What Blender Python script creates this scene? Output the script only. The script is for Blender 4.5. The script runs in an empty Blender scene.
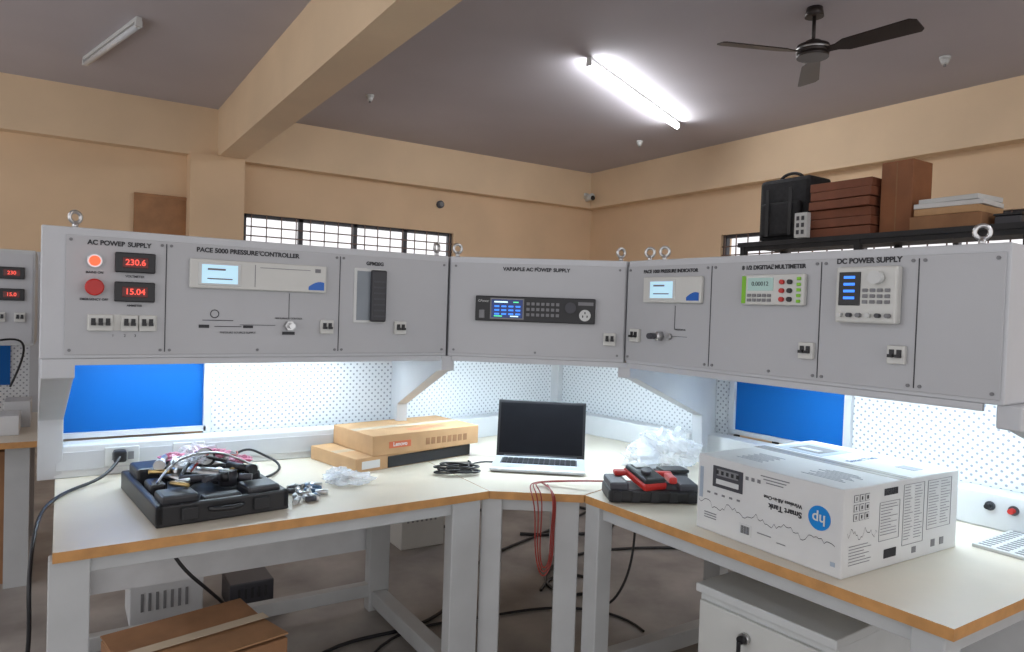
import bpy, math, random
from mathutils import Vector, Matrix, noise
random.seed(4)
sc = bpy.context.scene
try:
    sc.view_settings.view_transform = 'Standard'
except Exception as e:
    print(e)
COL = sc.collection
# ---------------------------------------------------------------- materials
M = {}
def mat(name, c, rough=0.5, metal=0.0, var=0.06, scale=8.0, bump=0.0, emis=None, es=0.0, alpha=1.0, trans=0.0, coat=0.0, detail=4, spec=None):
    if name in M: return M[name]
    m = bpy.data.materials.new(name); m.use_nodes = True
    nt = m.node_tree; b = nt.nodes['Principled BSDF']
    tc = nt.nodes.new('ShaderNodeTexCoord')
    n = nt.nodes.new('ShaderNodeTexNoise'); n.inputs['Scale'].default_value = scale; n.inputs['Detail'].default_value = detail
    nt.links.new(tc.outputs['Object'], n.inputs['Vector'])
    r = nt.nodes.new('ShaderNodeValToRGB')
    r.color_ramp.elements[0].position = 0.3; r.color_ramp.elements[1].position = 0.7
    r.color_ramp.elements[0].color = (*[max(0, x*(1-var)) for x in c], 1)
    r.color_ramp.elements[1].color = (*[min(1, x*(1+var)) for x in c], 1)
    nt.links.new(n.outputs['Fac'], r.inputs['Fac']); nt.links.new(r.outputs['Color'], b.inputs['Base Color'])
    b.inputs['Roughness'].default_value = rough; b.inputs['Metallic'].default_value = metal
    b.inputs['Alpha'].default_value = alpha
    b.inputs['Transmission Weight'].default_value = trans
    b.inputs['Coat Weight'].default_value = coat
    if spec is not None: b.inputs['Specular IOR Level'].default_value = spec
    if emis:
        b.inputs['Emission Color'].default_value = (*emis, 1); b.inputs['Emission Strength'].default_value = es
    if bump:
        bp = nt.nodes.new('ShaderNodeBump'); bp.inputs['Strength'].default_value = bump; bp.inputs['Distance'].default_value = 0.01
        nt.links.new(n.outputs['Fac'], bp.inputs['Height']); nt.links.new(bp.outputs['Normal'], b.inputs['Normal'])
    M[name] = m; return m
def perforated(name, c, hole, pitch=0.032, rad=0.17):
    m = bpy.data.materials.new(name); m.use_nodes = True
    nt = m.node_tree; b = nt.nodes['Principled BSDF']
    tc = nt.nodes.new('ShaderNodeTexCoord'); sep = nt.nodes.new('ShaderNodeSeparateXYZ')
    nt.links.new(tc.outputs['Object'], sep.inputs[0])
    def mth(op, a, bb=None, cc=None):
        k = nt.nodes.new('ShaderNodeMath'); k.operation = op
        for i, v in enumerate((a, bb, cc)):
            if v is None: continue
            if isinstance(v, (int, float)): k.inputs[i].default_value = v
            else: nt.links.new(v, k.inputs[i])
        return k.outputs[0]
    u = mth('DIVIDE', sep.outputs['X'], pitch); w = mth('DIVIDE', sep.outputs['Z'], pitch)
    def dist(off):
        a = mth('SUBTRACT', mth('FRACT', mth('ADD', u, off+50)), 0.5); d = mth('SUBTRACT', mth('FRACT', mth('ADD', w, off+50)), 0.5)
        return mth('SQRT', mth('ADD', mth('MULTIPLY', a, a), mth('MULTIPLY', d, d)))
    f = mth('LESS_THAN', mth('MINIMUM', dist(0), dist(0.5)), rad)
    mx = nt.nodes.new('ShaderNodeMix'); mx.data_type = 'RGBA'
    nt.links.new(f, mx.inputs[0]); mx.inputs[6].default_value = (*c, 1); mx.inputs[7].default_value = (*hole, 1)
    nt.links.new(mx.outputs[2], b.inputs['Base Color']); b.inputs['Roughness'].default_value = 0.45
    return m
white = mat('powder_coat_white', (.62,.63,.64), .45, 0, .03)
frame = mat('frame_white', (.52,.53,.55), .45, 0, .03)
plate = mat('panel_plate_grey', (.445,.45,.465), .42, 0, .03, 3)
leg_m = mat('leg_grey', (.47,.48,.48), .5, 0, .05)
shade = mat('modesty_grey', (.66,.67,.68), .6, 0, .06)
top_m = mat('laminate_cream', (.66,.59,.48), .32, 0, .04, 5)
edge_m = mat('edge_band_wood', (.52,.26,.085), .4, 0, .15, 20)
black = mat('black_plastic', (.012,.012,.014), .4, 0, .2)
dark = mat('dark_rubber', (.02,.02,.022), .65, 0, .2)
dgrey = mat('dark_grey', (.05,.05,.06), .45, 0, .1)
lgrey = mat('light_grey_plastic', (.60,.61,.60), .4, 0, .04)
offwh = mat('instrument_offwhite', (.60,.60,.57), .4, 0, .03)
steel = mat('steel', (.6,.6,.6), .28, 1, .08)
red = mat('red_plastic', (.50,.02,.015), .35, 0, .1)
redglow = mat('red_led', (.9,.05,.02), .3, 0, .05, emis=(1,.06,.02), es=2.5)
segglow = mat('segment_red', (.6,.02,.02), .3, 0, .05, emis=(1,.10,.06), es=1.1)
lcd = mat('lcd_cyan', (.5,.75,.85), .2, 0, .1, emis=(.5,.8,1), es=.45)
lcdb = mat('lcd_blue', (.02,.08,.5), .2, 0, .2, emis=(.04,.25,1), es=1.2)
lcdd = mat('lcd_dark', (.01,.02,.06), .2, 0, .2, emis=(.02,.06,.3), es=.35)
lcdw = mat('lcd_text', (.8,.9,.9), .2, 0, .1, emis=(.5,.9,1), es=.9)
lcdg = mat('lcd_green', (.1,.6,.3), .2, 0, .1, emis=(.1,.9,.4), es=.8)
green = mat('green_accent', (.2,.5,.02), .4)
logo_b = mat('logo_blue', (.01,.12,.5), .3)
blue = mat('blue_board', (.0,.105,.39), .55, 0, .04, 2, spec=.25)
ink = mat('ink', (.03,.03,.035), .6)
inkg = mat('ink_grey', (.2,.2,.21), .6)
card = mat('cardboard', (.50,.30,.15), .8, 0, .08, 12, .1)
cardd = mat('cardboard_dark', (.30,.15,.07), .8, 0, .15, 8, .15)
maroon = mat('carton_maroon', (.20,.065,.03), .7, 0, .15, 9)
paper = mat('white_carton', (.66,.66,.65), .55, 0, .04, 6)
tape = mat('tape', (.62,.50,.36), .25, 0, .05)
silver = mat('laptop_silver', (.55,.57,.60), .35, .4, .03)
screen = mat('laptop_screen', (.006,.006,.008), .5, 0, .2, spec=.12)
bagm = mat('clear_plastic', (.82,.85,.9), .15, 0, .1, 20, .3, alpha=.38)
pinkm = mat('pink_plastic', (.75,.26,.40), .3, 0, .3, 20, .3, alpha=.8)
redw = mat('red_wire', (.26,.02,.012), .5)
led = mat('led_strip', (1,1,1), .5, 0, 0, emis=(.72,.88,1), es=60)
tubem = mat('tube_glow', (1,1,1), .5, 0, 0, emis=(.93,.96,1), es=72)
wallm = mat('wall_paint_peach', (.73,.53,.34), .85, 0, .05, 1.5, .05)
beamm = mat('beam_paint_peach', (.75,.57,.38), .85, 0, .05, 1.5, .05)
ceilm = mat('ceiling_paint', (.50,.47,.50), .9, 0, .05, .8, .05)
floorm = mat('floor_concrete', (.30,.28,.26), .5, 0, .45, 2.6, .1, detail=8)
wood = mat('wood_board', (.36,.18,.08), .6, 0, .2, 6)
perf = perforated('perforated_steel', (.72,.74,.76), (.30,.32,.35), rad=.15)
fanm = mat('fan_brown', (.03,.022,.02), .4, .3, .1)
fabric = mat('black_fabric', (.012,.012,.014), .8, 0, .3, 30, .3)
# ---------------------------------------------------------------- builders
def empty(name, loc=(0,0,0), rz=0.0):
    e = bpy.data.objects.new(name, None); e.empty_display_size = .05
    e.location = loc; e.rotation_euler = (0,0,math.radians(rz)); COL.objects.link(e); return e
def mk(name, verts, faces, m, parent=None, loc=(0,0,0), rot=(0,0,0), bevel=0, smooth=False, seg=2):
    me = bpy.data.meshes.new(name); me.from_pydata([tuple(v) for v in verts], [], faces); me.update()
    o = bpy.data.objects.new(name, me); COL.objects.link(o); o.location = loc
    o.rotation_euler = tuple(math.radians(a) for a in rot)
    if isinstance(m, (list, tuple)):
        for k in m: me.materials.append(k)
    else: me.materials.append(m)
    if parent: o.parent = parent
    if bevel:
        b = o.modifiers.new('bevel', 'BEVEL'); b.width = bevel; b.segments = seg; b.limit_method = 'ANGLE'
    if smooth:
        for p in me.polygons: p.use_smooth = True
    return o
F6 = [(0,3,2,1),(4,5,6,7),(0,1,5,4),(1,2,6,5),(2,3,7,6),(3,0,4,7)]
def bverts(c, s):
    x,y,z = c; a,b,d = s[0]/2, s[1]/2, s[2]/2
    return [(x-a,y-b,z-d),(x+a,y-b,z-d),(x+a,y+b,z-d),(x-a,y+b,z-d),(x-a,y-b,z+d),(x+a,y-b,z+d),(x+a,y+b,z+d),(x-a,y+b,z+d)]
def box(p, name, c, s, m, bevel=0, rot=(0,0,0)):
    return mk(name, bverts((0,0,0), s), F6, m, p, c, rot, bevel)
def bx(p, name, x0,x1,y0,y1,z0,z1, m, bevel=0):
    return box(p, name, ((x0+x1)/2,(y0+y1)/2,(z0+z1)/2), (x1-x0,y1-y0,z1-z0), m, bevel)
def boxes(p, name, lst, m, bevel=0):
    V=[];F=[]
    for c,s in lst:
        o=len(V); V+=bverts(c,s); F+=[tuple(i+o for i in f) for f in F6]
    return mk(name, V, F, m, p, bevel=bevel)
def cyl(p, name, c, r, h, m, rot=(0,0,0), n=24, r2=None, bevel=0):
    r2 = r if r2 is None else r2
    V=[(r*math.cos(2*math.pi*i/n), r*math.sin(2*math.pi*i/n), -h/2) for i in range(n)]+[(r2*math.cos(2*math.pi*i/n), r2*math.sin(2*math.pi*i/n), h/2) for i in range(n)]
    F=[(i,(i+1)%n,n+(i+1)%n,n+i) for i in range(n)]+[tuple(range(n-1,-1,-1)), tuple(range(n,2*n))]
    o = mk(name, V, F, m, p, c, rot, bevel)
    for q in o.data.polygons[:n]: q.use_smooth=True
    return o
def prism(p, name, pts, z0, z1, m, bevel=0, medge=None):
    n=len(pts); V=[(x,y,z0) for x,y in pts]+[(x,y,z1) for x,y in pts]
    F=[(i,(i+1)%n,n+(i+1)%n,n+i) for i in range(n)]+[tuple(range(n-1,-1,-1)), tuple(range(n,2*n))]
    o=mk(name,V,F,[m,medge] if medge else m,p,bevel=bevel)
    if medge:
        for q in o.data.polygons[:n]: q.material_index=1
    return o
def slab(p, name, A, B, z0, z1, th, m, bevel=0):
    """upright board from A to B in the parent's frame, thickness behind"""
    d=Vector((B[0]-A[0],B[1]-A[1])); L=d.length; a=math.atan2(d.y,d.x)
    nx,ny=-math.sin(a),math.cos(a)
    c=((A[0]+B[0])/2+nx*th/2,(A[1]+B[1])/2+ny*th/2,(z0+z1)/2)
    return box(p,name,c,(L,th,z1-z0),m,bevel,(0,0,math.degrees(a)))
def profile(p, name, A, B, prof, th, m, bevel=.003):
    d=Vector((B[0]-A[0],B[1]-A[1])).normalized(); nn=Vector((-d.y,d.x))
    n=len(prof); V=[]
    for sgn in (-1,1):
        for t,z in prof:
            q=Vector(A)+d*t+nn*sgn*th/2; V.append((q.x,q.y,z))
    F=[(i,(i+1)%n,n+(i+1)%n,n+i) for i in range(n)]+[tuple(range(n-1,-1,-1)), tuple(range(n,2*n))]
    return mk(name,V,F,m,p,bevel=bevel)
def tube(p, name, pts, r, m, cyclic=False):
    cu=bpy.data.curves.new(name,'CURVE'); cu.dimensions='3D'; cu.bevel_depth=r; cu.bevel_resolution=3; cu.resolution_u=6
    s=cu.splines.new('NURBS'); s.points.add(len(pts)-1)
    for q,a in zip(s.points,pts): q.co=(*a,1)
    s.order_u=min(4,len(pts)); s.use_endpoint_u=not cyclic; s.use_cyclic_u=cyclic
    cu.materials.append(m); o=bpy.data.objects.new(name,cu); COL.objects.link(o)
    if p: o.parent=p
    return o
def text(p, name, s, c, size, m, rot=(90,0,0), al='CENTER', bold=.0):
    cu=bpy.data.curves.new(name,'FONT'); cu.body=s; cu.size=size; cu.align_x=al; cu.align_y='CENTER'; cu.extrude=.0004; cu.offset=bold
    cu.materials.append(m); o=bpy.data.objects.new(name,cu); COL.objects.link(o); o.location=c
    o.rotation_euler=tuple(math.radians(a) for a in rot); o.parent=p; return o
def torus(p, name, c, R, r, m, rot=(0,0,0)):
    N,K=24,8;V=[];F=[]
    for i in range(N):
        a=2*math.pi*i/N
        for k in range(K):
            b=2*math.pi*k/K; V.append(((R+r*math.cos(b))*math.cos(a),(R+r*math.cos(b))*math.sin(a),r*math.sin(b)))
    for i in range(N):
        for k in range(K): F.append((i*K+k,((i+1)%N)*K+k,((i+1)%N)*K+(k+1)%K,i*K+(k+1)%K))
    return mk(name,V,F,m,p,c,rot,smooth=True)
def blob(p, name, c, s, m, amp=.35, seed=0, n=20):
    V=[];F=[]
    for i in range(n+1):
        th=math.pi*i/n
        for j in range(2*n):
            ph=math.pi*j/n; d=Vector((math.sin(th)*math.cos(ph),math.sin(th)*math.sin(ph),math.cos(th)))
            k=1+amp*noise.noise(d*2.5+Vector((seed,seed,0)))+amp*.4*noise.noise(d*6+Vector((seed,0,3)))
            V.append((d.x*k*s[0],d.y*k*s[1],max(-s[2]*.8,d.z*k*s[2])))
    for i in range(n):
        for j in range(2*n):
            F.append((i*2*n+j,(i+1)*2*n+j,(i+1)*2*n+(j+1)%(2*n),i*2*n+(j+1)%(2*n)))
    return mk(name,V,F,m,p,(c[0],c[1],c[2]+s[2]*.8),smooth=False)
# ---------------------------------------------------------------- camera
CZ=1.45; yaw=math.radians(32.8); ep=math.radians(1.366); ro=math.radians(1.93)
Fw=Vector((math.sin(yaw)*math.cos(ep),math.cos(yaw)*math.cos(ep),-math.sin(ep)))
Rl=Vector((math.cos(yaw),-math.sin(yaw),0)); Ul=Vector((math.sin(yaw)*math.sin(ep),math.cos(yaw)*math.sin(ep),math.cos(ep)))
R=Rl*math.cos(ro)+Ul*math.sin(ro); U=Ul*math.cos(ro)-Rl*math.sin(ro)
cd=bpy.data.cameras.new('camera'); cam=bpy.data.objects.new('camera',cd); COL.objects.link(cam)
cam.matrix_world=Matrix(((R.x,U.x,-Fw.x,0),(R.y,U.y,-Fw.y,0),(R.z,U.z,-Fw.z,CZ),(0,0,0,1)))
cd.sensor_width=36; cd.lens=24.61; cd.clip_start=.05; sc.camera=cam
# ---------------------------------------------------------------- room
H=3.51; BZ=2.99
bx(None,'floor',-3.5,7.0,-3,8.6,-.1,0,floorm)
bx(None,'ceiling',-3.5,7.0,-3,8.6,H,H+.12,ceilm)
def wall_hole(name, axis, pos, th, a0,a1, w0,w1, z0,z1):
    L=[]
    def add(u0,u1,zz0,zz1):
        c=((u0+u1)/2,pos+th/2,(zz0+zz1)/2); s=(u1-u0,th,zz1-zz0)
        if axis=='x': c=(c[1],c[0],c[2]); s=(s[1],s[0],s[2])
        L.append((c,s))
    add(a0,w0,0,H); add(w1,a1,0,H); add(w0,w1,0,z0); add(w0,w1,z1,H)
    return boxes(None,name,L,wallm)
wall_hole('wall_back','y',8.35,.2,-3.5,6.75,1.71,4.40,1.35,2.44)
wall_hole('wall_right','x',6.75,.2,-3,8.55,2.3,5.84,1.35,2.44)
bx(None,'trim_1',-3.5,6.6,8.2,8.35,BZ,H,beamm)      # ring beams
bx(None,'trim_2',6.6,6.75,-3,8.35,BZ,H,beamm)
bx(None,'trim_3',1.40,1.667,-3,8.2,BZ,H,beamm)      # cross beam
bx(None,'trim_4',1.12,1.667,8.08,8.35,0,BZ,wallm)   # pilaster
def window(name, axis, pos, a0,a1,z0,z1):
    e=empty(name,(0,0,0)); L=[]
    def add(u0,u1,v0,v1,t=.03,dy=0):
        c=((u0+u1)/2,pos+.08+dy,(v0+v1)/2); s=(u1-u0,t,v1-v0)
        if axis=='x': c=(c[1],c[0],c[2]); s=(s[1],s[0],s[2])
        L.append((c,s))
    add(a0,a1,z0,z0+.05,.06); add(a0,a1,z1-.04,z1,.06); add(a0,a0+.05,z0,z1,.06); add(a1-.05,a1,z0,z1,.06)
    n=4
    for i in range(1,n): 
        x=a0+(a1-a0)*i/n; add(x-.025,x+.025,z0,z1,.06)
    boxes(e,'frame',L,dgrey); L.clear()
    z=z0+.10
    while z<z1-.06: add(a0,a1,z,z+.014,.012,-.05); z+=.105
    x=a0+.1
    while x<a1: add(x-.005,x+.005,z0,z1,.012,-.05); x+=.17
    boxes(e,'grille_bars',L,mat('grille_brown',(.16,.10,.08),.5))
    return e
window('window_1','y',8.35,1.71,4.40,1.35,2.44)
window('window_2','x',6.75,2.3,5.84,1.35,2.44)
e=empty('wooden_wall_board',(.87,8.35,2.2)); box(e,'board',(0,-.02,0),(.50,.03,.68),wood,.004); boxes(e,'battens',[((0,-.04,.32),(.5,.015,.03)),((0,-.04,-.32),(.5,.015,.03))],wood)
e=empty('wall_fan_socket',(4.18,8.35,2.80)); cyl(e,'base',(0,-.02,0),.05,.035,dgrey,(90,0,0)); cyl(e,'knob',(0,-.05,0),.03,.03,inkg,(90,0,0))
e=empty('cctv_camera',(6.50,8.2,3.16)); box(e,'mount',(0,-.02,0),(.06,.04,.08),lgrey,.005); cyl(e,'body',(0,-.10,-.03),.045,.14,lgrey,(80,0,0)); cyl(e,'lens',(0,-.175,-.045),.034,.02,black,(80,0,0))
for x,y in ((2.52,6.63),(5.77,6.28),(5.7,2.81)):
    e=empty('smoke_detector',(x,y,H)); cyl(e,'base',(0,0,-.010),.04,.02,lgrey); cyl(e,'sensor',(0,0,-.040),.022,.04,lgrey,r2=.036); cyl(e,'tip',(0,0,-.065),.010,.025,inkg)
def tube_light(A,B,glow):
    e=empty('ceiling_tube_light',((A[0]+B[0])/2,(A[1]+B[1])/2,H)); d=Vector((B[0]-A[0],B[1]-A[1])); L=d.length
    e.rotation_euler=(0,0,math.atan2(d.y,d.x))
    box(e,'batten',(0,0,-.015),(L,.04,.03),lgrey,.004)
    cyl(e,'tube',(0,0,-.060),.022,L-.06,tubem if glow else white,(0,90,0))
    boxes(e,'end_caps',[((-L/2+.015,0,-.05),(.03,.045,.045)),((L/2-.015,0,-.05),(.03,.045,.045))],lgrey)
tube_light((3.55,4.50),(5.50,5.40),True)
tube_light((.14,7.2),(.45,5.9),False)
tube_light((2.2,-1.2),(3.6,-1.2),True)  # unseen fill tube behind the camera, added to brighten walls and ceiling
tube_light((-2.4,1.2),(-2.4,2.6),True)  # another added fill light, out of view on the left
# ceiling fan
e=empty('ceiling_fan',(4.16,2.89,H))
cyl(e,'canopy',(0,0,-.03),.06,.06,fanm,r2=.05); cyl(e,'rod',(0,0,-.14),.012,.22,fanm)
cyl(e,'motor_top',(0,0,-.235),.07,.03,fanm,r2=.05); cyl(e,'motor',(0,0,-.275),.105,.06,fanm,bevel=.012); cyl(e,'motor_band',(0,0,-.275),.107,.012,steel); cyl(e,'motor_bottom',(0,0,-.315),.10,.025,fanm,r2=.10)
for i,a in enumerate((37,-83,157)):
    pts=[(.10,-.025),(.16,-.03),(.22,-.06),(.62,-.075),(.655,-.05),(.66,.05),(.64,.07),(.22,.06),(.16,.03),(.10,.025)]
    n=len(pts);V=[(x,y,.004-y*.24) for x,y in pts]+[(x,y,-.004-y*.24) for x,y in pts]
    Fc=[(j,(j+1)%n,n+(j+1)%n,n+j) for j in range(n)]+[tuple(range(n-1,-1,-1)),tuple(range(n,2*n))]
    mk('blade_%d'%(i+1),V,Fc,fanm,e,(0,0,-.295),(0,0,a))
# ---------------------------------------------------------------- benches
TZ=.75; YP=2.33; ZB=1.268; ZT=1.640
bracket=[(0,ZB),(0,ZB-.055),(.07,ZB-.065),(.78,.98),(.80,TZ),(.97,TZ),(.97,ZB)]
def led_under(e,x0,x1,y,rot=0):
    bx(e,'led_housing',x0,x1,y-.03,y+.03,ZB-.012,ZB-.0005,frame); bx(e,'led_diffuser',x0+.01,x1-.01,y-.018,y+.018,ZB-.016,ZB-.0125,led)
    bx(e,'front_lip',max(x0-.04,.02),x1+.04,.0,.012,ZB-.018,ZB,frame)
# left bench
w=empty('workbench')
prism(w,'table_top',[(-.01,2.235),(1.39,2.28),(1.41,3.25),(-.01,3.25)],TZ-.03,TZ,top_m,0,edge_m)
slab(w,'perforated_back',(.54,3.25),(1.40,3.25),TZ,1.6,.012,perf)
slab(w,'blue_back',(-.02,3.245),(.52,3.245),.905,1.6,.015,blue)
boxes(w,'blue_back_frame',[((.535,3.238,1.18),(.03,.03,.86)),((.25,3.238,.895),(.56,.03,.02)),((-.03,3.238,1.18),(.02,.03,.86))],frame)
bx(w,'cable_trunking',-.02,1.40,3.13,3.235,TZ,.875,white,.006)
box(w,'trunking_lid',(.69,3.128,.815),(1.40,.004,.07),frame,.001)
for i,x in enumerate((.21,.45)):
    bx(w,'socket_plate_%d'%i,x-.06,x+.06,3.118,3.127,.785,.860,lgrey,.003); boxes(w,'socket_rocker_%d'%i,[((x+.03,3.114,.825),(.02,.008,.03)),((x-.02,3.116,.825),(.03,.003,.03))],red if i else inkg)
box(w,'plug',(.20,3.09,.83),(.045,.05,.045),black,.008)
profile(w,'bracket_left',(-.005,YP+.001),(-.03,3.25),bracket,.08,frame)
def leg(e,name,x,y,rz,w1=.10,d=.06): return box(e,name,(x,y,(TZ-.03)/2),(w1,d,TZ-.03),leg_m,.004,(0,0,rz))
leg(w,'leg_1',.030,2.29,0); leg(w,'leg_2',1.30,2.32,0,.12); leg(w,'leg_3',.045,3.15,0); leg(w,'leg_4',1.29,3.12,0,.10)
slab(w,'front_apron',(.0,2.275),(1.35,2.305),TZ-.08,TZ-.03,.03,leg_m,.003)
slab(w,'modesty_panel',(.0,3.17),(1.34,3.17),.27,TZ-.03,.015,shade)
boxes(w,'foot_rails',[((.045,2.7,.05),(.06,.9,.06)),((1.29,2.7,.06),(.07,.85,.07)),((.67,3.12,.1),(1.2,.05,.06))],leg_m,.004)
# corner bench
w=empty('workbench')
prism(w,'table_top',[(1.393,2.28),(1.69,2.075),(2.75,2.40),(2.60,3.50),(1.413,3.25)],TZ-.03,TZ,top_m,0,edge_m)
slab(w,'perforated_back_1',(1.42,3.25),(2.58,3.49),TZ,1.6,.012,perf)
slab(w,'perforated_back_2',(2.60,3.49),(2.76,2.42),TZ,1.6,.012,perf)
box(w,'corner_post',(2.58,3.47,1.17),(.06,.06,.84),white,.004,(0,0,20))
slab(w,'cable_trunking_1',(1.43,3.15),(2.50,3.37),TZ,.86,.09,white,.005)
slab(w,'cable_trunking_2',(2.50,3.37),(2.65,2.44),TZ,.86,.09,white,.005)
profile(w,'bracket_left',(1.222,YP),(1.42,3.27),bracket,.05,frame)
profile(w,'bracket_right',(1.738,1.93),(2.78,2.41),[(a*1.14,b) for a,b in bracket],.05,frame)
leg(w,'leg_1',1.425,2.31,-35,.08); leg(w,'leg_2',1.675,2.155,-35,.09); leg(w,'leg_3',2.5,3.3,-35)
slab(w,'front_apron',(1.44,2.29),(1.66,2.14),TZ-.08,TZ-.03,.03,leg_m,.003)
# right bench
w=empty('workbench')
prism(w,'table_top',[(1.693,2.07),(1.735,.775),(2.84,.775),(2.752,2.395)],TZ-.03,TZ,top_m,0,edge_m)
def RB(s,off=0):   # along right back line
    return (2.755+.043*s-off, 2.40-.999*s)
slab(w,'perforated_back',RB(.73),RB(1.66),TZ,1.6,.012,perf)
slab(w,'perforated_back_end',RB(-.02),RB(.13),TZ,1.6,.012,perf)
slab(w,'blue_back',RB(.15,.004),RB(.70,.004),.905,1.6,.015,blue)
slab(w,'blue_frame_side',RB(.70,.02),RB(.73,.02),.88,1.6,.03,frame); slab(w,'blue_frame_far',RB(.12,.02),RB(.15,.02),.88,1.6,.03,frame)
slab(w,'blue_frame_sill',RB(.12,.02),RB(.73,.02),.885,.905,.03,frame)
slab(w,'cable_trunking',RB(.04,.11),RB(1.62,.11),TZ,.875,.10,white,.006)
for i,s in enumerate((1.29,1.36)):
    q=RB(s,.115); cyl(w,'terminal_base_%d'%i,(q[0]+.001,q[1],.83),.016,.006,dgrey,(0,90,0)); cyl(w,'terminal_%d'%i,(q[0]-.01,q[1],.83),.009,.03,red if i else black,(0,90,0))
profile(w,'bracket_near',(1.815,.72),(2.83,.76),[(a*1.03,b) for a,b in bracket],.05,frame)
leg(w,'leg_1',1.735,2.035,0,.07,.08); leg(w,'leg_2',1.79,.84,0,.08,.08); leg(w,'leg_3',2.66,2.25,0,.06,.10); leg(w,'leg_4',2.74,.84,0,.08,.08)
slab(w,'front_apron',(1.72,2.0),(1.765,.88),TZ-.08,TZ-.03,.03,leg_m,.003)
boxes(w,'rails',[((2.27,.84,.12),(.9,.05,.06)),((2.27,.84,TZ-.07),(.9,.03,.07)),((2.2,2.1,.06),(.9,.06,.07))],leg_m,.003)
slab(w,'modesty_panel',RB(.1,.12),RB(1.55,.12),.27,TZ-.03,.015,shade)
# ---------------------------------------------------------------- overhead consoles
def screws(e,xs,zs):
    for i,x in enumerate(xs):
        for j,z in enumerate(zs): cyl(e,'screw_%d_%d'%(i,j),(x,-.006,z),.0045,.004,inkg,(90,0,0),10)
def seam(e,x): bx(e,'seam_%d'%int(x*1000),x-.0012,x+.0012,-.0066,-.0055,ZB+.02,ZT-.03,ink)
def breaker(e,x,z,n=2,nm='breaker'):
    wd=.018*n
    box(e,nm,(x,-.012,z),(wd+.008,.014,.046),offwh,.002); boxes(e,nm+'_slots',[((x-wd/2+.018*(i+.5),-.0205,z+.004),(.011,.004,.018)) for i in range(n)],black)
    boxes(e,nm+'_levers',[((x-wd/2+.018*(i+.5),-.026,z-.003),(.012,.012,.008)) for i in range(n)],black)
def eyebolt(e,x,y=.05):
    cyl(e,'eyebolt_stem',(x,y,ZT+.008),.008,.02,steel); torus(e,'eyebolt_ring',(x,y,ZT+.033),.016,.0055,steel,(90,0,30))
def label(e,s,x,z,size=.017): text(e,'label_'+s.split()[0].lower(),s,(x,-.0062,z),size,ink,bold=.0007)
def meter(e,x,z,s):
    box(e,'meter_bezel',(x,-.012,z),(.104,.016,.058),black,.003); box(e,'meter_window',(x,-.0205,z),(.066,.003,.030),mat('meter_window',(.12,.006,.004),.2),.001)
    text(e,'meter_digits',s,(x,-.0225,z),.024,segglow,bold=.0004)
def console(body,L,loc,rz,left=0):
    e=empty('overhead_instrument_console',loc,rz)
    prism(e,'housing',body,ZB,ZT,frame,.004)
    bx(e,'front_plate',left+.008,L-.008,-.005,0,ZB+.012,ZT-.022,plate,.001)
    return e
# left console
c=console([(-.05,0),(1.212,0),(1.355,.86),(-.05,.86)],1.212,(0,YP,0),0,0)
seam(c,.262); seam(c,.795); screws(c,(.02,.25,.275,.53,.783,.807,1.19),(ZB+.025,ZT-.035))
led_under(c,.07,1.15,.70)
label(c,'AC POWER SUPPLY',.14,1.600,.0185); label(c,'PACE 5000 PRESSURE CONTROLLER',.50,1.600,.0195); label(c,'GPM20G',.92,1.592,.017)
cyl(c,'pilot_lamp_bezel',(.078,-.010,1.548),.019,.012,steel,(90,0,0)); cyl(c,'pilot_lamp',(.078,-.020,1.548),.015,.014,redglow,(90,0,0),r2=.013)
cyl(c,'stop_button_collar',(.078,-.012,1.473),.018,.016,red,(90,0,0)); cyl(c,'stop_button',(.078,-.028,1.473),.024,.018,red,(90,0,0),bevel=.004)
text(c,'tag_1','MAINS ON',(.078,-.0062,1.515),.009,ink,bold=.0002); text(c,'tag_2','EMERGENCY OFF',(.078,-.0062,1.438),.009,ink,bold=.0002)
meter(c,.180,1.548,'230.6'); meter(c,.180,1.463,'15.04')
text(c,'tag_3','VOLTMETER',(.18,-.0062,1.508),.009,ink,bold=.0002); text(c,'tag_4','AMMETER',(.18,-.0062,1.423),.009,ink,bold=.0002)
breaker(c,.095,1.372,3,'main_breaker'); breaker(c,.168,1.372,2,'aux_breaker_1'); breaker(c,.214,1.372,2,'aux_breaker_2')
bx(c,'breaker_rail',.062,.24,-.0075,-.005,1.350,1.396,offwh)
text(c,'tag_5','1        2       3',(.155,-.0062,1.335),.011,ink)
def pace(c,x0,x1,z0,z1,sx0,sx1):
    bx(c,'controller_bezel',x0,x1,-.020,-.005,z0,z1,offwh,.004); bx(c,'controller_screen_frame',sx0-.01,sx1+.01,-.023,-.0195,z0+.010,z1-.010,lgrey,.002)
    bx(c,'controller_screen',sx0,sx1,-.0245,-.0225,z0+.016,z1-.016,lcd); boxes(c,'screen_text',[(((sx0+sx1)/2-.01,-.0248,z1-.03),((sx1-sx0)*.5,.0006,.006)),(((sx0+sx1)/2,-.0248,z0+.03),((sx1-sx0)*.7,.0006,.004))],inkg)
    n=14; V=[(x1-.06,-.0205,z0+.008)]+[(x1-.06+.052*t/n,-.0205,z0+.008+.028*math.sin(t/n*math.pi/2+.4)) for t in range(n+1)]+[(x1-.008,-.0205,z0+.008)]
    mk('brand_mark',V,[tuple(range(len(V)))],logo_b,c)
pace(c,.325,.745,1.483,1.572,.358,.462)
boxes(c,'instrument_dividers',[((.515,-.0203,1.528),(.002,.001,.07)),((.61,-.0203,1.555),(.16,.001,.002))],inkg)
boxes(c,'instrument_port',[((.715,-.0205,1.555),(.018,.003,.012))],inkg)
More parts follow.
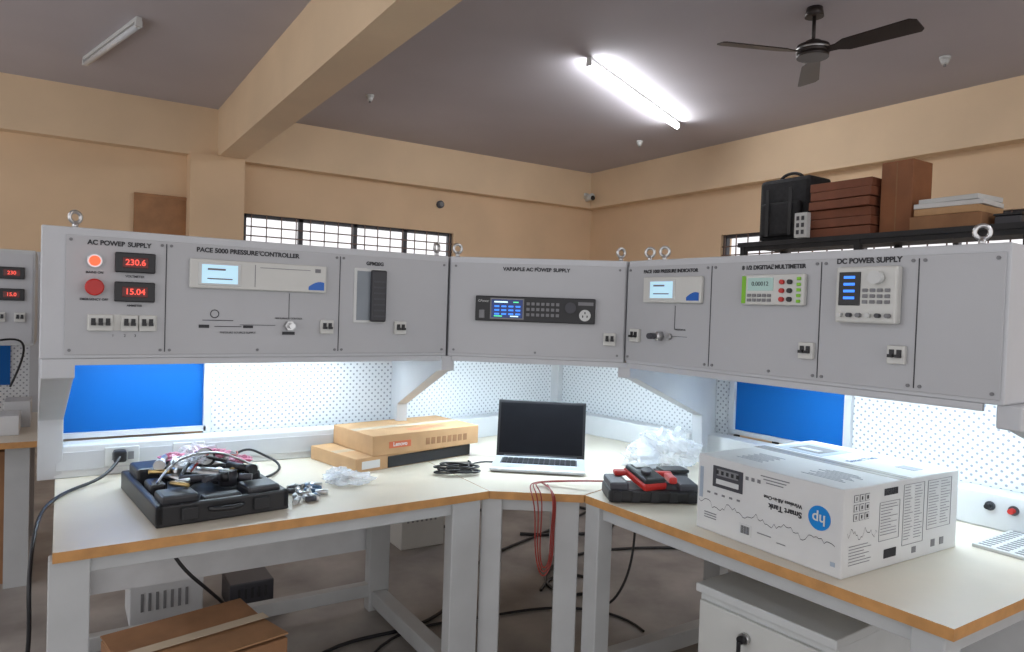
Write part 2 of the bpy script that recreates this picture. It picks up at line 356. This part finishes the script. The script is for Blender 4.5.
boxes(c,'flow_lines',[((.627,-.0062,1.435),(.0015,.001,.085)),((.41,-.0062,1.385),(.09,.001,.002)),((.44,-.0062,1.366),(.08,.001,.002)),((.53,-.0062,1.372),(.11,.001,.0015)),((.37,-.0062,1.366),(.03,.001,.010)),((.50,-.0062,1.366),(.03,.001,.008))],ink)
torus(c,'gauge_symbol',(.40,-.006,1.405),.012,.0012,ink,(90,0,0))
text(c,'tag_6','PRESSURE SOURCE SUPPLY',(.47,-.0062,1.347),.009,ink); text(c,'tag_7','MEASURING / CONTROL',(.627,-.0062,1.395),.008,ink)
cyl(c,'fitting_nut',(.627,-.018,1.372),.016,.022,steel,(90,0,0),6); cyl(c,'fitting_tip',(.627,-.040,1.372),.009,.03,steel,(90,0,0)); box(c,'fitting_label',(.627,-.007,1.347),(.04,.002,.010),ink)
breaker(c,.752,1.370,2,'breaker_a'); breaker(c,1.018,1.370,2,'breaker_b')
bx(c,'slot_frame',.845,.962,-.010,-.004,1.385,1.575,lgrey,.003); bx(c,'slot_opening',.855,.905,-.0115,-.009,1.395,1.565,mat('slot_view',(.22,.25,.28),.35)); bx(c,'recorder_body',.902,.958,-.03,-.009,1.390,1.570,mat('recorder_dark',(.03,.03,.035),.4),.006); boxes(c,'recorder_ridges',[((.93,-.031,1.41+.02*i),(.04,.003,.006)) for i in range(7)],dgrey)
for x in (.03,1.19): eyebolt(c,x,.06)
# corner console
LC=math.hypot(.519,.405); rc=math.degrees(math.atan2(-.405,.519))
c=console([(.004,0),(LC-.004,0),(LC+.36,.72),(-.34,.74)],LC,(1.216,YP,0),rc)
led_under(c,.02,.64,.62); bx(c,'added_led_fill',-.15,.85,.66,.70,ZB-.008,ZB-.001,led); screws(c,(.025,.33,.63),(ZB+.025,ZT-.035))  # rear glowing strip is extra, added to brighten the corner back boards
label(c,'VARIABLE AC POWER SUPPLY',.325,1.598,.0185)
bx(c,'supply_bezel',.105,.545,-.022,-.005,1.405,1.497,black,.003); bx(c,'supply_screen_frame',.160,.285,-.0243,-.0215,1.413,1.490,inkg); bx(c,'supply_screen',.165,.280,-.0247,-.0215,1.418,1.485,lcdd)
boxes(c,'screen_digits',[((.185+.026*(i%4),-.0252,1.432+.014*(i//4)),(.018,.0008,.006)) for i in range(12)],lcdb)
boxes(c,'screen_digits_light',[((.20,-.0254,1.476),(.05,.0008,.005)),((.25,-.0254,1.424),(.03,.0008,.004))],lcdw); boxes(c,'screen_digits_green',[((.19,-.0254,1.424),(.03,.0008,.004)),((.255,-.0254,1.476),(.02,.0008,.004))],lcdg)
boxes(c,'supply_keys',[((.30+.018*(i%7),-.0235,1.432+.020*(i//7)),(.012,.004,.011)) for i in range(21)],inkg,.001)
cyl(c,'supply_dial',(.455,-.032,1.462),.020,.022,dgrey,(90,0,0)); boxes(c,'supply_outlet_bar',[((.51,-.0235,1.478),(.055,.004,.012))],inkg); box(c,'power_switch',(.13,-.024,1.43),(.02,.006,.03),inkg,.001)
cyl(c,'outlet_socket',(.508,-.024,1.436),.021,.006,lgrey,(90,0,0)); boxes(c,'outlet_pins',[((.50,-.0275,1.432),(.004,.002,.008)),((.516,-.0275,1.432),(.004,.002,.008)),((.508,-.0275,1.445),(.004,.002,.008))],ink)
text(c,'supply_brand','GPower',(.135,-.0228,1.478),.012,lgrey)
breaker(c,.60,1.352,2)
eyebolt(c,.02,.05); eyebolt(c,.635,.05)
# right console
th=math.degrees(math.atan2(1.80-1.735,1.925-.73))
c=console([(.006,0),(1.203,0),(1.203,.86),(-.29,.80)],1.203,(1.735,1.925,0),-90+th)
seam(c,.381); seam(c,.753); seam(c,1.009); screws(c,(.02,.365,.395,.60,.74,.766,.995,1.023,1.18),(ZB+.025,ZT-.035))
led_under(c,.06,1.12,.74)
label(c,'PACE 1000 PRESSURE INDICATOR',.205,1.598,.0160); label(c,'8 1/2 DIGITIAL MULTIMETER',.60,1.600,.0170); label(c,'DC POWER SUPPLY',.882,1.609,.0195)
pace(c,.098,.352,1.490,1.578,.135,.235)
boxes(c,'flow_lines',[((.235,-.0062,1.44),(.0015,.001,.08)),((.245,-.0062,1.377),(.09,.001,.0015))],ink); text(c,'tag_1','PRESSURE IN',(.26,-.0062,1.40),.008,ink)
cyl(c,'fitting_nut',(.175,-.024,1.375),.017,.034,steel,(90,0,0),6); cyl(c,'fitting_tip',(.175,-.052,1.375),.010,.03,dgrey,(90,0,0)); cyl(c,'port_ring',(.215,-.012,1.375),.011,.014,steel,(90,0,0))
breaker(c,.06,1.372,2,'breaker_a'); breaker(c,.722,1.362,2,'breaker_b'); breaker(c,.968,1.368,2,'breaker_c')
bx(c,'multimeter_body',.508,.713,-.022,-.005,1.488,1.578,offwh,.004); bx(c,'multimeter_edge',.508,.522,-.024,-.021,1.492,1.574,green,.001); bx(c,'multimeter_screen',.530,.615,-.0245,-.0215,1.53,1.568,mat('lcd_grey',(.25,.35,.33),.2,0,.1,emis=(.4,.6,.55),es=.25))
text(c,'multimeter_digits','0.00012',(.572,-.0252,1.550),.018,ink)
boxes(c,'multimeter_keys',[((.535+.017*(i%5),-.024,1.502+.014*(i//5)),(.012,.004,.009)) for i in range(10)],inkg,.001)
for i in range(6): cyl(c,'jack_%d'%i,(.645+.025*(i%2),-.026,1.505+.025*(i//2)),.007,.01,(red,black)[i%2],(90,0,0),14)
boxes(c,'multimeter_terminals',[((.697,-.024,1.50+.016*i),(.012,.004,.009)) for i in range(5)],green,.001)
bx(c,'dc_supply_body',.812,.972,-.035,-.005,1.445,1.592,offwh,.006); bx(c,'dc_supply_screen',.822,.880,-.0375,-.0345,1.490,1.578,black,.002); boxes(c,'dc_supply_digits',[((.851,-.0385,1.51+.018*i),(.030,.001,.007)) for i in range(4)],lcdb)
cyl(c,'dc_supply_dial',(.925,-.045,1.562),.017,.025,lgrey,(90,0,0)); boxes(c,'dc_supply_keys',[((.893+.019*(i%4),-.037,1.50+.015*(i//4)),(.013,.004,.009)) for i in range(12)],inkg,.001)
for i in range(6): cyl(c,'terminal_%d'%i,(.83+.025*i,-.042,1.465),.006,.014,(lgrey,dgrey,inkg)[i%3],(90,0,0),14)
for x in (.05,.12,1.12): eyebolt(c,x,.06)
eyebolt(c,1.17,.30)
# ---------------------------------------------------------------- background bench at the left
w=empty('background_test_bench',(-1.75,4.2,0))
bx(w,'housing',0,1.64,0,.45,1.19,1.66,leg_m,.004); bx(w,'front_plate',.01,1.63,-.005,0,1.205,1.64,plate)
for i,z in enumerate((1.545,1.44)): meter(w,1.545,z,('230','15.0')[i])
breaker(w,1.50,1.33,2,'breaker_1'); breaker(w,1.58,1.33,2,'breaker_2'); cyl(w,'pilot',(1.44,-.01,1.545),.02,.02,black,(90,0,0)); cyl(w,'pilot_2',(1.44,-.01,1.44),.02,.02,red,(90,0,0))
prism(w,'table_top',[(0,-.1),(1.66,-.1),(1.66,.95),(0,.95)],.70,.73,top_m,0,edge_m)
bx(w,'back_board',0,1.66,.92,.94,.73,1.6,perf); bx(w,'blue_panel',.9,1.5,.905,.918,.9,1.5,blue)
boxes(w,'legs',[((.05,0,.35),(.1,.06,.7)),((1.58,0,.35),(.1,.06,.7)),((.05,.85,.35),(.1,.06,.7)),((1.58,.85,.35),(.1,.06,.7))],leg_m)
boxes(w,'brackets',[((.03,.93,1.2),(.05,.06,1.0)),((1.62,.93,1.2),(.05,.06,1.0))],frame)
boxes(w,'under_cabinet',[((1.15,.3,.33),(.76,.5,.66))],cardd)
boxes(w,'desk_items',[((1.50,.2,.78),(.16,.2,.1)),((1.56,.45,.80),(.12,.2,.14))],white,.004)
# ---------------------------------------------------------------- rack with stored boxes
r=empty('storage_rack',(4.55,1.75,0))
L=[]
for x in (0,.5):
    for y in (0,1.0,1.95): L.append(((x,y,1.0),(.04,.04,2.04)))
boxes(r,'uprights',L,dark)
boxes(r,'shelves',[((.25,.975,z),(.56,2.03,.035)) for z in (.3,.9,1.5,2.02)],dark)
boxes(r,'braces',[((0,.975,2.0),(.03,2.0,.06))],dark)
RZ=2.0375
e=empty('equipment_carry_case',(4.78,3.42,RZ),0)
box(e,'shell',(0,0,.25),(.28,.45,.48),fabric,.035); box(e,'front_pocket',(-.16,0,.17),(.06,.34,.26),fabric,.02); tube(e,'handle',[(-.05,-.1,.48),(-.05,-.09,.55),(-.05,.09,.55),(-.05,.1,.48)],.012,fabric); boxes(e,'straps',[((-.195,-.1,.22),(.01,.03,.36)),((-.195,.1,.22),(.01,.03,.36))],dark,.002)
e=empty('stacked_cartons',(4.75,2.92,RZ))
for i in range(6):
    box(e,'carton_%d'%i,(random.uniform(-.01,.02),random.uniform(-.015,.015),.033+.066*i),(.36,.46,.060),maroon,.004,(0,0,random.uniform(-2,2)))
e=empty('socket_block',(4.5,3.15,RZ)); box(e,'body',(0,0,.09),(.05,.10,.18),lgrey,.004); boxes(e,'outlets',[((-.027,-.02+.04*(i%2),.04+.05*(i//2)),(.006,.02,.03)) for i in range(6)],dgrey)
e=empty('upright_carton',(4.75,2.55,RZ)); box(e,'body',(0,0,.24),(.24,.21,.48),mat('carton_brown',(.26,.10,.04),.7,0,.15,6),.004); box(e,'seam',(-.1205,0,.24),(.002,.008,.46),cardd)
e=empty('flat_box_stack',(4.75,2.22,RZ))
box(e,'base_carton',(0,0,.045),(.34,.42,.09),cardd,.004); box(e,'mid_carton',(0,0,.115),(.32,.38,.045),card,.004); box(e,'white_folder_1',(0,.0,.155),(.30,.40,.03),paper,.003,(0,0,3)); box(e,'white_folder_2',(0,-.01,.187),(.28,.36,.03),lgrey,.003,(0,0,-4))
e=empty('instrument_case',(4.80,1.90,RZ)); box(e,'body',(0,0,.03),(.30,.14,.06),dgrey,.006); box(e,'lid',(0,0,.068),(.31,.15,.014),black,.003)
# ---------------------------------------------------------------- printer carton
e=empty('printer_carton',(1.785,1.60,TZ),-91.0)
W,D,Hh=.52,.60,.245
bx(e,'carton_body',0,W,0,D,0,Hh,paper,.004)
bx(e,'top_tape',.0,W,D/2-.03,D/2+.03,Hh,Hh+.001,mat('clear_tape',(.60,.58,.52),.15)); bx(e,'flap_seam',.0,W,D/2-.0015,D/2+.0015,Hh+.001,Hh+.0016,inkg)
y=-.001
UD=(90,180,0)
box(e,'printer_picture_body',(.125,y,.185),(.12,.002,.068),dgrey,.010); box(e,'printer_picture_panel',(.125,y-.0012,.170),(.09,.002,.016),lgrey,.003); box(e,'printer_picture_slot',(.125,y-.0012,.200),(.085,.002,.022),inkg,.003); boxes(e,'printer_picture_windows',[((.085+.02*i,y-.0022,.200),(.010,.001,.012)) for i in range(5)],black)
text(e,'print_title','Smart Tank',(.395,y-.001,.142),.024,ink,rot=UD,al='LEFT',bold=.0006); text(e,'print_subtitle','Wireless All-in-One',(.395,y-.001,.166),.016,ink,rot=UD,al='LEFT',bold=.0003)
cyl(e,'logo_disc',(.450,y,.150),.034,.003,mat('logo_cyan',(.0,.22,.62),.3),(90,0,0),32); text(e,'logo_text','hp',(.450,y-.003,.148),.042,paper,rot=UD,bold=.0006)
boxes(e,'print_lines',[((.30,y,.225-.009*i),(.10-.02*(i%3),.001,.003)) for i in range(3)]+[((.06,y,.045+.008*i),(.05,.001,.003)) for i in range(3)]+[((.27,y,.05),(.05,.001,.003)),((.33,y,.040),(.03,.001,.003))],inkg)
boxes(e,'front_sticker',[((.20,y,.045),(.045,.001,.035))],lgrey); boxes(e,'front_barcode',[((.185+.0034*i,y-.0008,.045),(.0018 if i%3 else .001,.001,.024)) for i in range(10)],ink)
boxes(e,'front_feature_dots',[((.20+.022*i,y,.205),(.011,.001,.011)) for i in range(3)]+[((.05+.03*i,y,.128),(.012,.001,.006)) for i in range(5)],inkg)
boxes(e,'carton_corner_mark',[((.018,y,.155),(.014,.001,.10)),((.495,y,.035),(.014,.001,.012))],mat('pale_print',(.36,.42,.50),.5))
def scribble(nm,x0,x1,z,amp,n,thk,face):
    V=[]
    for i in range(n+1):
        a=x0+(x1-x0)*i/n; b=z+(random.random()-.5)*amp+amp*.5*math.sin(i*.5)
        for s in (-thk,thk): V.append((a,y,b+s) if face else (W+.001,a,b+s))
    mk(nm,V,[(2*i,2*i+2,2*i+3,2*i+1) for i in range(n)],ink,e)
scribble('scribble_line_front',.01,.50,.090,.018,60,.0010,True)
scribble('scribble_line_side',.02,.16,.115,.020,24,.0010,False)
X=W+.001
boxes(e,'side_icons',[((X,.055+.026*(i%3),.215-.026*(i//3)),(.001,.020,.020)) for i in range(9)],inkg)
boxes(e,'side_icons_inner',[((X+.0006,.055+.026*(i%3),.215-.026*(i//3)),(.001,.0165,.0165)) for i in range(9)],paper)
boxes(e,'side_icons_glyph',[((X+.0012,.055+.026*(i%3),.215-.026*(i//3)),(.001,.004+.002*(i%3),.010)) for i in range(9)],ink)
boxes(e,'barcode',[((X,.19+.0035*i,.218),(.001,.002 if i%3 else .001,.020)) for i in range(20)]+[((X,.20+.0035*i,.040),(.001,.0018,.026)) for i in range(18)],ink)
def outline(nm,y0,y1,z0,z1):
    t=.0012; boxes(e,nm,[((X,(y0+y1)/2,z0),(.001,y1-y0,t)),((X,(y0+y1)/2,z1),(.001,y1-y0,t)),((X,y0,(z0+z1)/2),(.001,t,z1-z0)),((X,y1,(z0+z1)/2),(.001,t,z1-z0))],inkg)
outline('spec_table_1',.29,.40,.05,.228); outline('spec_table_2',.42,.555,.08,.228); outline('spec_table_3',.17,.27,.08,.19)
bl=[]
def para(y0,y1,zt,zb,step=.0085,h=.0016):
    z=zt
    while z>zb:
        L=(y1-y0)*random.uniform(.55,1); bl.append(((X,y0+L/2,z),(.001,L,h))); z-=step
para(.297,.342,.22,.06); para(.350,.393,.22,.06); para(.428,.485,.22,.09); para(.495,.548,.22,.09); para(.177,.263,.182,.09); para(.03,.14,.085,.03)
boxes(e,'fine_print',bl,inkg)
boxes(e,'recycling_blocks',[((X,.46,.035),(.001,.022,.022)),((X,.51,.035),(.001,.022,.022)),((X,.355,.03),(.001,.022,.018))],inkg)
boxes(e,'top_print',[((.40,.08+.014*i,Hh+.0005),(.14-.03*(i%3),.003,.001)) for i in range(9)]+[((.14,.08+.014*i,Hh+.0005),(.10-.02*(i%2),.003,.001)) for i in range(9)]+[((.44,.46,Hh+.0005),(.06,.05,.001))],mat('faint_print',(.32,.34,.38),.5))
box(e,'top_artwork',(.12,.44,Hh+.0004),(.18,.18,.0008),mat('pale_print',(.36,.42,.50),.5),.0); box(e,'top_artwork_inner',(.12,.44,Hh+.001),(.12,.11,.0008),inkg); box(e,'top_artwork_tray',(.12,.42,Hh+.0018),(.08,.03,.0008),lgrey)
text(e,'top_title','Smart Tank',(.30,.44,Hh+.001),.034,mat('faint_ink',(.2,.28,.45),.5),rot=(0,0,90))
# vent grille plate
e=empty('vent_grille_plate',(2.60,.97,TZ),1); box(e,'plate',(0,0,.006),(.34,.16,.012),lgrey,.003)
boxes(e,'slots',[((-.15+.025*(i%13),-.05+.05*(i//13),.0125),(.012,.035,.001)) for i in range(39)],inkg)
# ---------------------------------------------------------------- laptop
e=empty('laptop',(1.795,2.53,TZ),-38)
box(e,'base',(0,0,.012),(.41,.265,.016),silver,.006); box(e,'feet',(0,0,.002),(.34,.2,.004),dark)
box(e,'keyboard_well',(0,.03,.0205),(.34,.115,.001),dgrey)
boxes(e,'keys',[((-.153+.0236*i,-.012+.0215*j,.0225),(.019,.0165,.003)) for i in range(14) for j in range(5)],black,.001)
box(e,'touchpad',(0,-.082,.0205),(.11,.065,.001),lgrey)
box(e,'lid',(0,.163,.145),(.41,.008,.262),black,.004,(-11,0,0)); box(e,'display',(0,.1575,.147),(.386,.002,.232),screen,0,(-11,0,0)); cyl(e,'hinge',(0,.135,.018),.007,.34,dgrey,(0,90,0))
# ---------------------------------------------------------------- laptop cartons
e=empty('cardboard_carton',(1.06,2.76,TZ),13)
bx(e,'body',-.03,.60,0,.36,0,.060,card,.003); bx(e,'black_sleeve',.13,.605,-.003,.36,.002,.052,dark,.004); bx(e,'tape_strip',-.03,.15,.15,.2,.060,.0606,tape); bx(e,'label',.0,.09,-.001,0,.012,.045,paper)
e=empty('laptop_carton',(1.11,2.77,TZ+.061),9)
bx(e,'body',0,.57,0,.35,0,.085,card,.003); bx(e,'tape_strip',0,.57,.155,.20,.085,.0856,tape); bx(e,'red_label',.08,.19,-.0012,0,.026,.054,mat('label_red',(.60,.14,.06),.5)); text(e,'label_text','Lenovo',(.135,-.0016,.041),.024,paper,bold=.0004)
boxes(e,'print_marks',[((.28+.03*i,-.0008,.038),(.02,.001,.03)) for i in range(8)],cardd); bx(e,'white_label',.569,.571,.05,.15,.02,.06,paper); bx(e,'top_label',.22,.42,.05,.09,.085,.0855,mat('label_faded',(.62,.20,.10),.6))
# adapter and cable coil
e=empty('power_adapter',(1.42,2.60,TZ),-20)
box(e,'brick',(.02,.05,.016),(.11,.05,.03),black,.006)
pts=[]
for i in range(60):
    a=i*.55; rr=.045+.02*math.sin(i*1.3); pts.append((rr*1.7*math.cos(a),rr*math.sin(a)-.02,.006+.0006*i))
tube(e,'coiled_cable',pts,.004,black)
tube(None,'charger_cable',[(1.48,2.62,.76),(1.56,2.72,.757),(1.62,2.72,.757),(1.66,2.68,.757)],.004,black)
# ---------------------------------------------------------------- tool case
e=empty('calibration_pump_case',(.425,2.635,TZ),6)
A,B=.41,.56
bx(e,'tray_floor',-A/2,A/2,-B/2,B/2,0,.012,black,.004)
boxes(e,'tray_walls',[((0,-B/2+.012,.035),(A,.024,.06)),((0,B/2-.012,.035),(A,.024,.06)),((-A/2+.012,0,.035),(.024,B,.06)),((A/2-.012,0,.035),(.024,B,.06))],black,.006)
boxes(e,'moulded_blocks',[((-.13,-.20,.05),(.11,.11,.075)),((.13,-.20,.045),(.11,.11,.075)),((-.135,.18,.05),(.10,.14,.10)),((.13,.19,.055),(.11,.13,.10)),((0,.21,.045),(.08,.06,.07)),((0,-.225,.04),(.12,.06,.06)),((-.155,-.02,.045),(.05,.10,.08)),((.16,0,.05),(.05,.12,.08))],mat('moulded_black',(.022,.022,.026),.38),.010)
boxes(e,'latches',[((-.11,-B/2-.006,.035),(.05,.014,.04)),((.11,-B/2-.006,.035),(.05,.014,.04))],dark,.004)
tube(e,'carry_handle',[(-.05,-B/2,.04),(-.045,-B/2-.03,.04),(.045,-B/2-.03,.04),(.05,-B/2,.04)],.008,black)
cyl(e,'pump_barrel',(.0,.0,.09),.022,.26,steel,(90,0,35)); cyl(e,'pump_base',(.06,-.09,.085),.03,.05,dgrey,(0,0,0)); cyl(e,'pump_head',(-.06,.08,.105),.032,.04,steel,(20,30,0)); cyl(e,'gauge_body',(.02,.05,.13),.035,.025,black,(60,20,0)); cyl(e,'gauge_face',(.016,.034,.139),.030,.004,lgrey,(60,20,0))
mats6=(steel,black,dgrey,steel,black,steel)
for i,(x,yy,a,l) in enumerate(((-.09,.0,15,.16),(.09,.02,-40,.15),(-.03,-.12,70,.14),(.05,.12,80,.12),(.10,-.09,20,.12),(-.11,.09,-20,.12))):
    cyl(e,'plunger_%d'%i,(x,yy,.085+.008*i),.012,l,mats6[i],(90,0,a)); cyl(e,'knob_%d'%i,(x+.5*l*math.sin(math.radians(a)),yy-.5*l*math.cos(math.radians(a)),.085+.008*i),.019,.022,(black,steel)[i%2],(90,0,a),12)
for i in range(16):
    x=random.uniform(-.16,.16); yy=random.uniform(-.22,.22); cyl(e,'adapter_%d'%i,(x,yy,.105),random.uniform(.006,.012),random.uniform(.03,.08),(steel,steel,dgrey,mat('brass',(.6,.42,.18),.3,1))[i%4],(90,0,random.uniform(0,180)),6 if i%2 else 16)
tube(e,'hose_1',[(-.1,-.1,.09),(-.05,0,.15),(.05,.05,.14),(.12,.0,.10),(.1,-.12,.10)],.006,black)
tube(e,'hose_2',[(-.14,.1,.09),(-.02,.18,.14),(.1,.1,.14),(.15,.2,.09)],.005,dgrey)
tube(e,'hose_3',[(-.17,-.12,.10),(-.10,-.02,.16),(.0,-.06,.17),(.08,.06,.15),(.17,.0,.10)],.004,steel)
tube(e,'red_lead',[(-.05,-.05,.11),(.02,.04,.16),(.10,.10,.13),(.16,.10,.11),(.18,.20,.11)],.0035,redw)
blob(e,'pink_wrap',(.07,.12,.11),(.055,.035,.018),pinkm,.6,3); blob(e,'pink_wrap_2',(.15,.05,.10),(.035,.03,.014),pinkm,.6,8); blob(e,'pink_wrap_3',(-.06,.16,.11),(.04,.03,.014),pinkm,.6,13); blob(e,'clear_wrap',(-.03,.02,.12),(.045,.04,.018),bagm,.6,9)
e=empty('clear_plastic_bag',(.955,2.63,TZ)); blob(e,'film',(0,0,0),(.085,.085,.022),bagm,.5,5); blob(e,'film_2',(-.01,.08,0),(.05,.04,.025),bagm,.4,6)
e=empty('clear_plastic_bag',(2.30,2.24,TZ)); blob(e,'film',(0,0,0),(.13,.11,.10),bagm,.6,7,24); blob(e,'film_2',(-.06,.10,0),(.08,.07,.06),bagm,.6,11)
e=empty('clear_plastic_bag',(.46,3.03,TZ)); blob(e,'film',(0,0,0),(.10,.05,.060),bagm,.5,15,24); blob(e,'pink_tape',(.04,0,.06),(.06,.03,.018),pinkm,.6,2)
e=empty('pipe_fittings',(.735,2.50,TZ))
for i in range(24):
    x=random.uniform(-.04,.085);yy=random.uniform(-.08,.12); cyl(e,'fitting_%d'%i,(x,yy,.012),.010,random.uniform(.03,.055),(steel,steel,dgrey,steel,mat('fitting_blue',(.08,.15,.25),.4))[i%5],(90,0,random.uniform(0,180)),6 if i%2 else 16)
tube(None,'mains_cable',[(.20,3.07,.83),(.16,3.0,.77),(.05,2.95,.757),(-.04,2.75,.757),(-.06,2.5,.74),(-.07,2.35,.60),(-.05,2.45,.3),(-.2,2.3,.02),(-.5,2.2,.01)],.006,black)
tube(None,'instrument_cable',[(.60,3.04,.80),(.66,3.06,.84),(.72,3.06,.80),(.80,3.02,.765),(.76,2.88,.757),(.69,2.82,.757)],.005,black)
tube(None,'background_cable',[(-.9,4.05,1.25),(-.4,3.9,1.18),(-.15,3.9,1.28),(-.12,4.05,1.20),(-.2,4.1,1.0)],.005,black)
# ---------------------------------------------------------------- multimeter / clamp kit on right bench
e=empty('multimeter_kit_case',(1.89,1.93,TZ),-30)
bx(e,'case_base',-.17,.17,-.08,.08,0,.05,black,.012); boxes(e,'case_ribs',[((-.14+.07*i,-.083,.025),(.03,.008,.04)) for i in range(5)],dark,.002)
boxes(e,'case_ends',[((-.13,0,.06),(.07,.15,.03)),((.13,0,.058),(.07,.15,.03))],dgrey,.008)
box(e,'meter_body',(-.02,.0,.085),(.09,.15,.04),black,.008,(12,0,20)); box(e,'meter_holster',(-.02,.0,.075),(.10,.16,.03),red,.010,(12,0,20)); cyl(e,'meter_dial',(-.02,-.02,.108),.02,.012,dgrey,(12,0,0)); box(e,'meter_display',(-.03,.04,.117),(.06,.035,.003),lgrey,.001,(12,0,20))
boxes(e,'red_grips',[((.07,-.03,.085),(.03,.09,.025)),((.06,.06,.08),(.08,.03,.02)),((-.10,.05,.085),(.06,.04,.02))],red,.007)
e=empty('small_tool_pouch',(2.10,2.03,TZ),-20); box(e,'body',(0,0,.035),(.12,.10,.07),dgrey,.015); box(e,'flap',(0,-.02,.073),(.11,.08,.012),black,.004); box(e,'tag',(0,-.052,.04),(.05,.003,.03),mat('brown_tag',(.3,.15,.08),.6))
e=empty('red_test_lead')
for k in range(3):
    d=.024*k
    tube(e,'lead_%d'%k,[(1.86,2.0,.80),(1.76+d*.3,2.13,.785),(1.66,2.25+d*.5,.765),(1.58-d*.3,2.27,.765),(1.55-d,2.16,.768),(1.53-d*.6,2.12,.70),(1.52-d*.5,2.12,.55),(1.53,2.11,.47-d),(1.56+d*.3,2.10,.50),(1.555+d*.3,2.10,.62),(1.57+d*.2,2.10,.72),(1.58+d*.3,2.135,.768),(1.63,2.23+d,.76)],.0025,redw)
# ---------------------------------------------------------------- under the benches
e=empty('steel_cabinet',(1.89,1.66,0),-87)
bx(e,'carcass',0,.50,0,.50,.03,.52,lgrey,.006); bx(e,'door',.01,.49,-.018,0,.05,.47,offwh,.005); bx(e,'top_lip',-.005,.505,-.022,.50,.495,.525,lgrey,.004)
cyl(e,'lock_body',(.20,-.025,.41),.018,.02,steel,(90,0,0)); cyl(e,'lock_core',(.20,-.04,.41),.013,.02,black,(90,0,0)); box(e,'key',(.20,-.055,.385),(.014,.006,.045),black,.002)
boxes(e,'feet',[((.06,.06,.015),(.05,.05,.03)),((.44,.06,.015),(.05,.05,.03)),((.06,.44,.015),(.05,.05,.03)),((.44,.44,.015),(.05,.05,.03))],dark)
e=empty('floor_cardboard_box',(.42,2.66,0),12)
bx(e,'body',-.25,.25,-.2,.2,0,.24,cardd,.005)
box(e,'flap_1',(0,-.10,.248),(.50,.20,.006),mat('cardboard_mid',(.36,.19,.09),.8,0,.12,8,.15),0,(-4,0,0)); box(e,'flap_2',(0,.11,.246),(.50,.19,.006),cardd,0,(3,0,0)); box(e,'tape',(0,0,.253),(.52,.05,.002),tape)
e=empty('floor_equipment_box',(.42,3.55,0),0); box(e,'body',(0,0,.09),(.30,.24,.18),white,.006); boxes(e,'vents',[((-.1+.03*i,-.122,.1),(.012,.004,.08)) for i in range(7)],inkg)
e=empty('floor_equipment_box',(.78,3.50,0),0); box(e,'body',(0,0,.06),(.20,.20,.12),dgrey,.006); boxes(e,'vents',[((-.06+.03*i,-.102,.07),(.012,.004,.05)) for i in range(5)],ink)
e=empty('floor_equipment_box',(1.85,3.9,0),0); box(e,'body',(0,0,.15),(.28,.24,.30),offwh,.006); boxes(e,'vents',[((-.1+.03*i,-.122,.2),(.012,.004,.08)) for i in range(7)],inkg)
def floor_cable(pts,r=.008): tube(None,'floor_cable',[(a,b,r+.001) for a,b in pts],r,black)
floor_cable([(.7,2.6),(.95,2.9),(1.3,2.75),(1.7,3.0),(2.0,3.5),(2.6,3.6),(3.2,3.9)])
floor_cable([(2.1,2.9),(2.3,3.1),(2.5,2.9),(2.3,2.7),(2.1,2.85),(2.3,3.2),(2.8,3.3),(3.3,3.0)])
floor_cable([(-.1,2.1),(.2,3.0),(.5,3.1),(.8,3.4),(1.2,3.3)])
floor_cable([(1.35,4.4),(1.6,3.9),(2.2,4.0),(2.6,4.4),(3.2,4.2),(3.4,3.6),(2.9,3.4),(2.5,3.7)],.010)
floor_cable([(.95,2.45),(1.15,2.9),(1.7,2.75),(2.05,2.75),(2.3,2.5),(2.25,2.3)],.006)
tube(None,'dangling_cable',[(.30,3.10,.70),(.35,3.0,.45),(.50,2.98,.30),(.62,3.05,.15),(.70,3.2,.02),(.95,3.3,.01)],.007,black)
tube(None,'dangling_cable',[(2.35,2.5,.70),(2.33,2.45,.40),(2.25,2.40,.15),(2.15,2.5,.015),(2.35,2.8,.01)],.006,black)
# ---------------------------------------------------------------- world
wd=bpy.data.worlds.new('daylight'); sc.world=wd; wd.use_nodes=True
bg=wd.node_tree.nodes['Background']; bg.inputs[0].default_value=(.97,.96,.98,1); bg.inputs[1].default_value=1.22
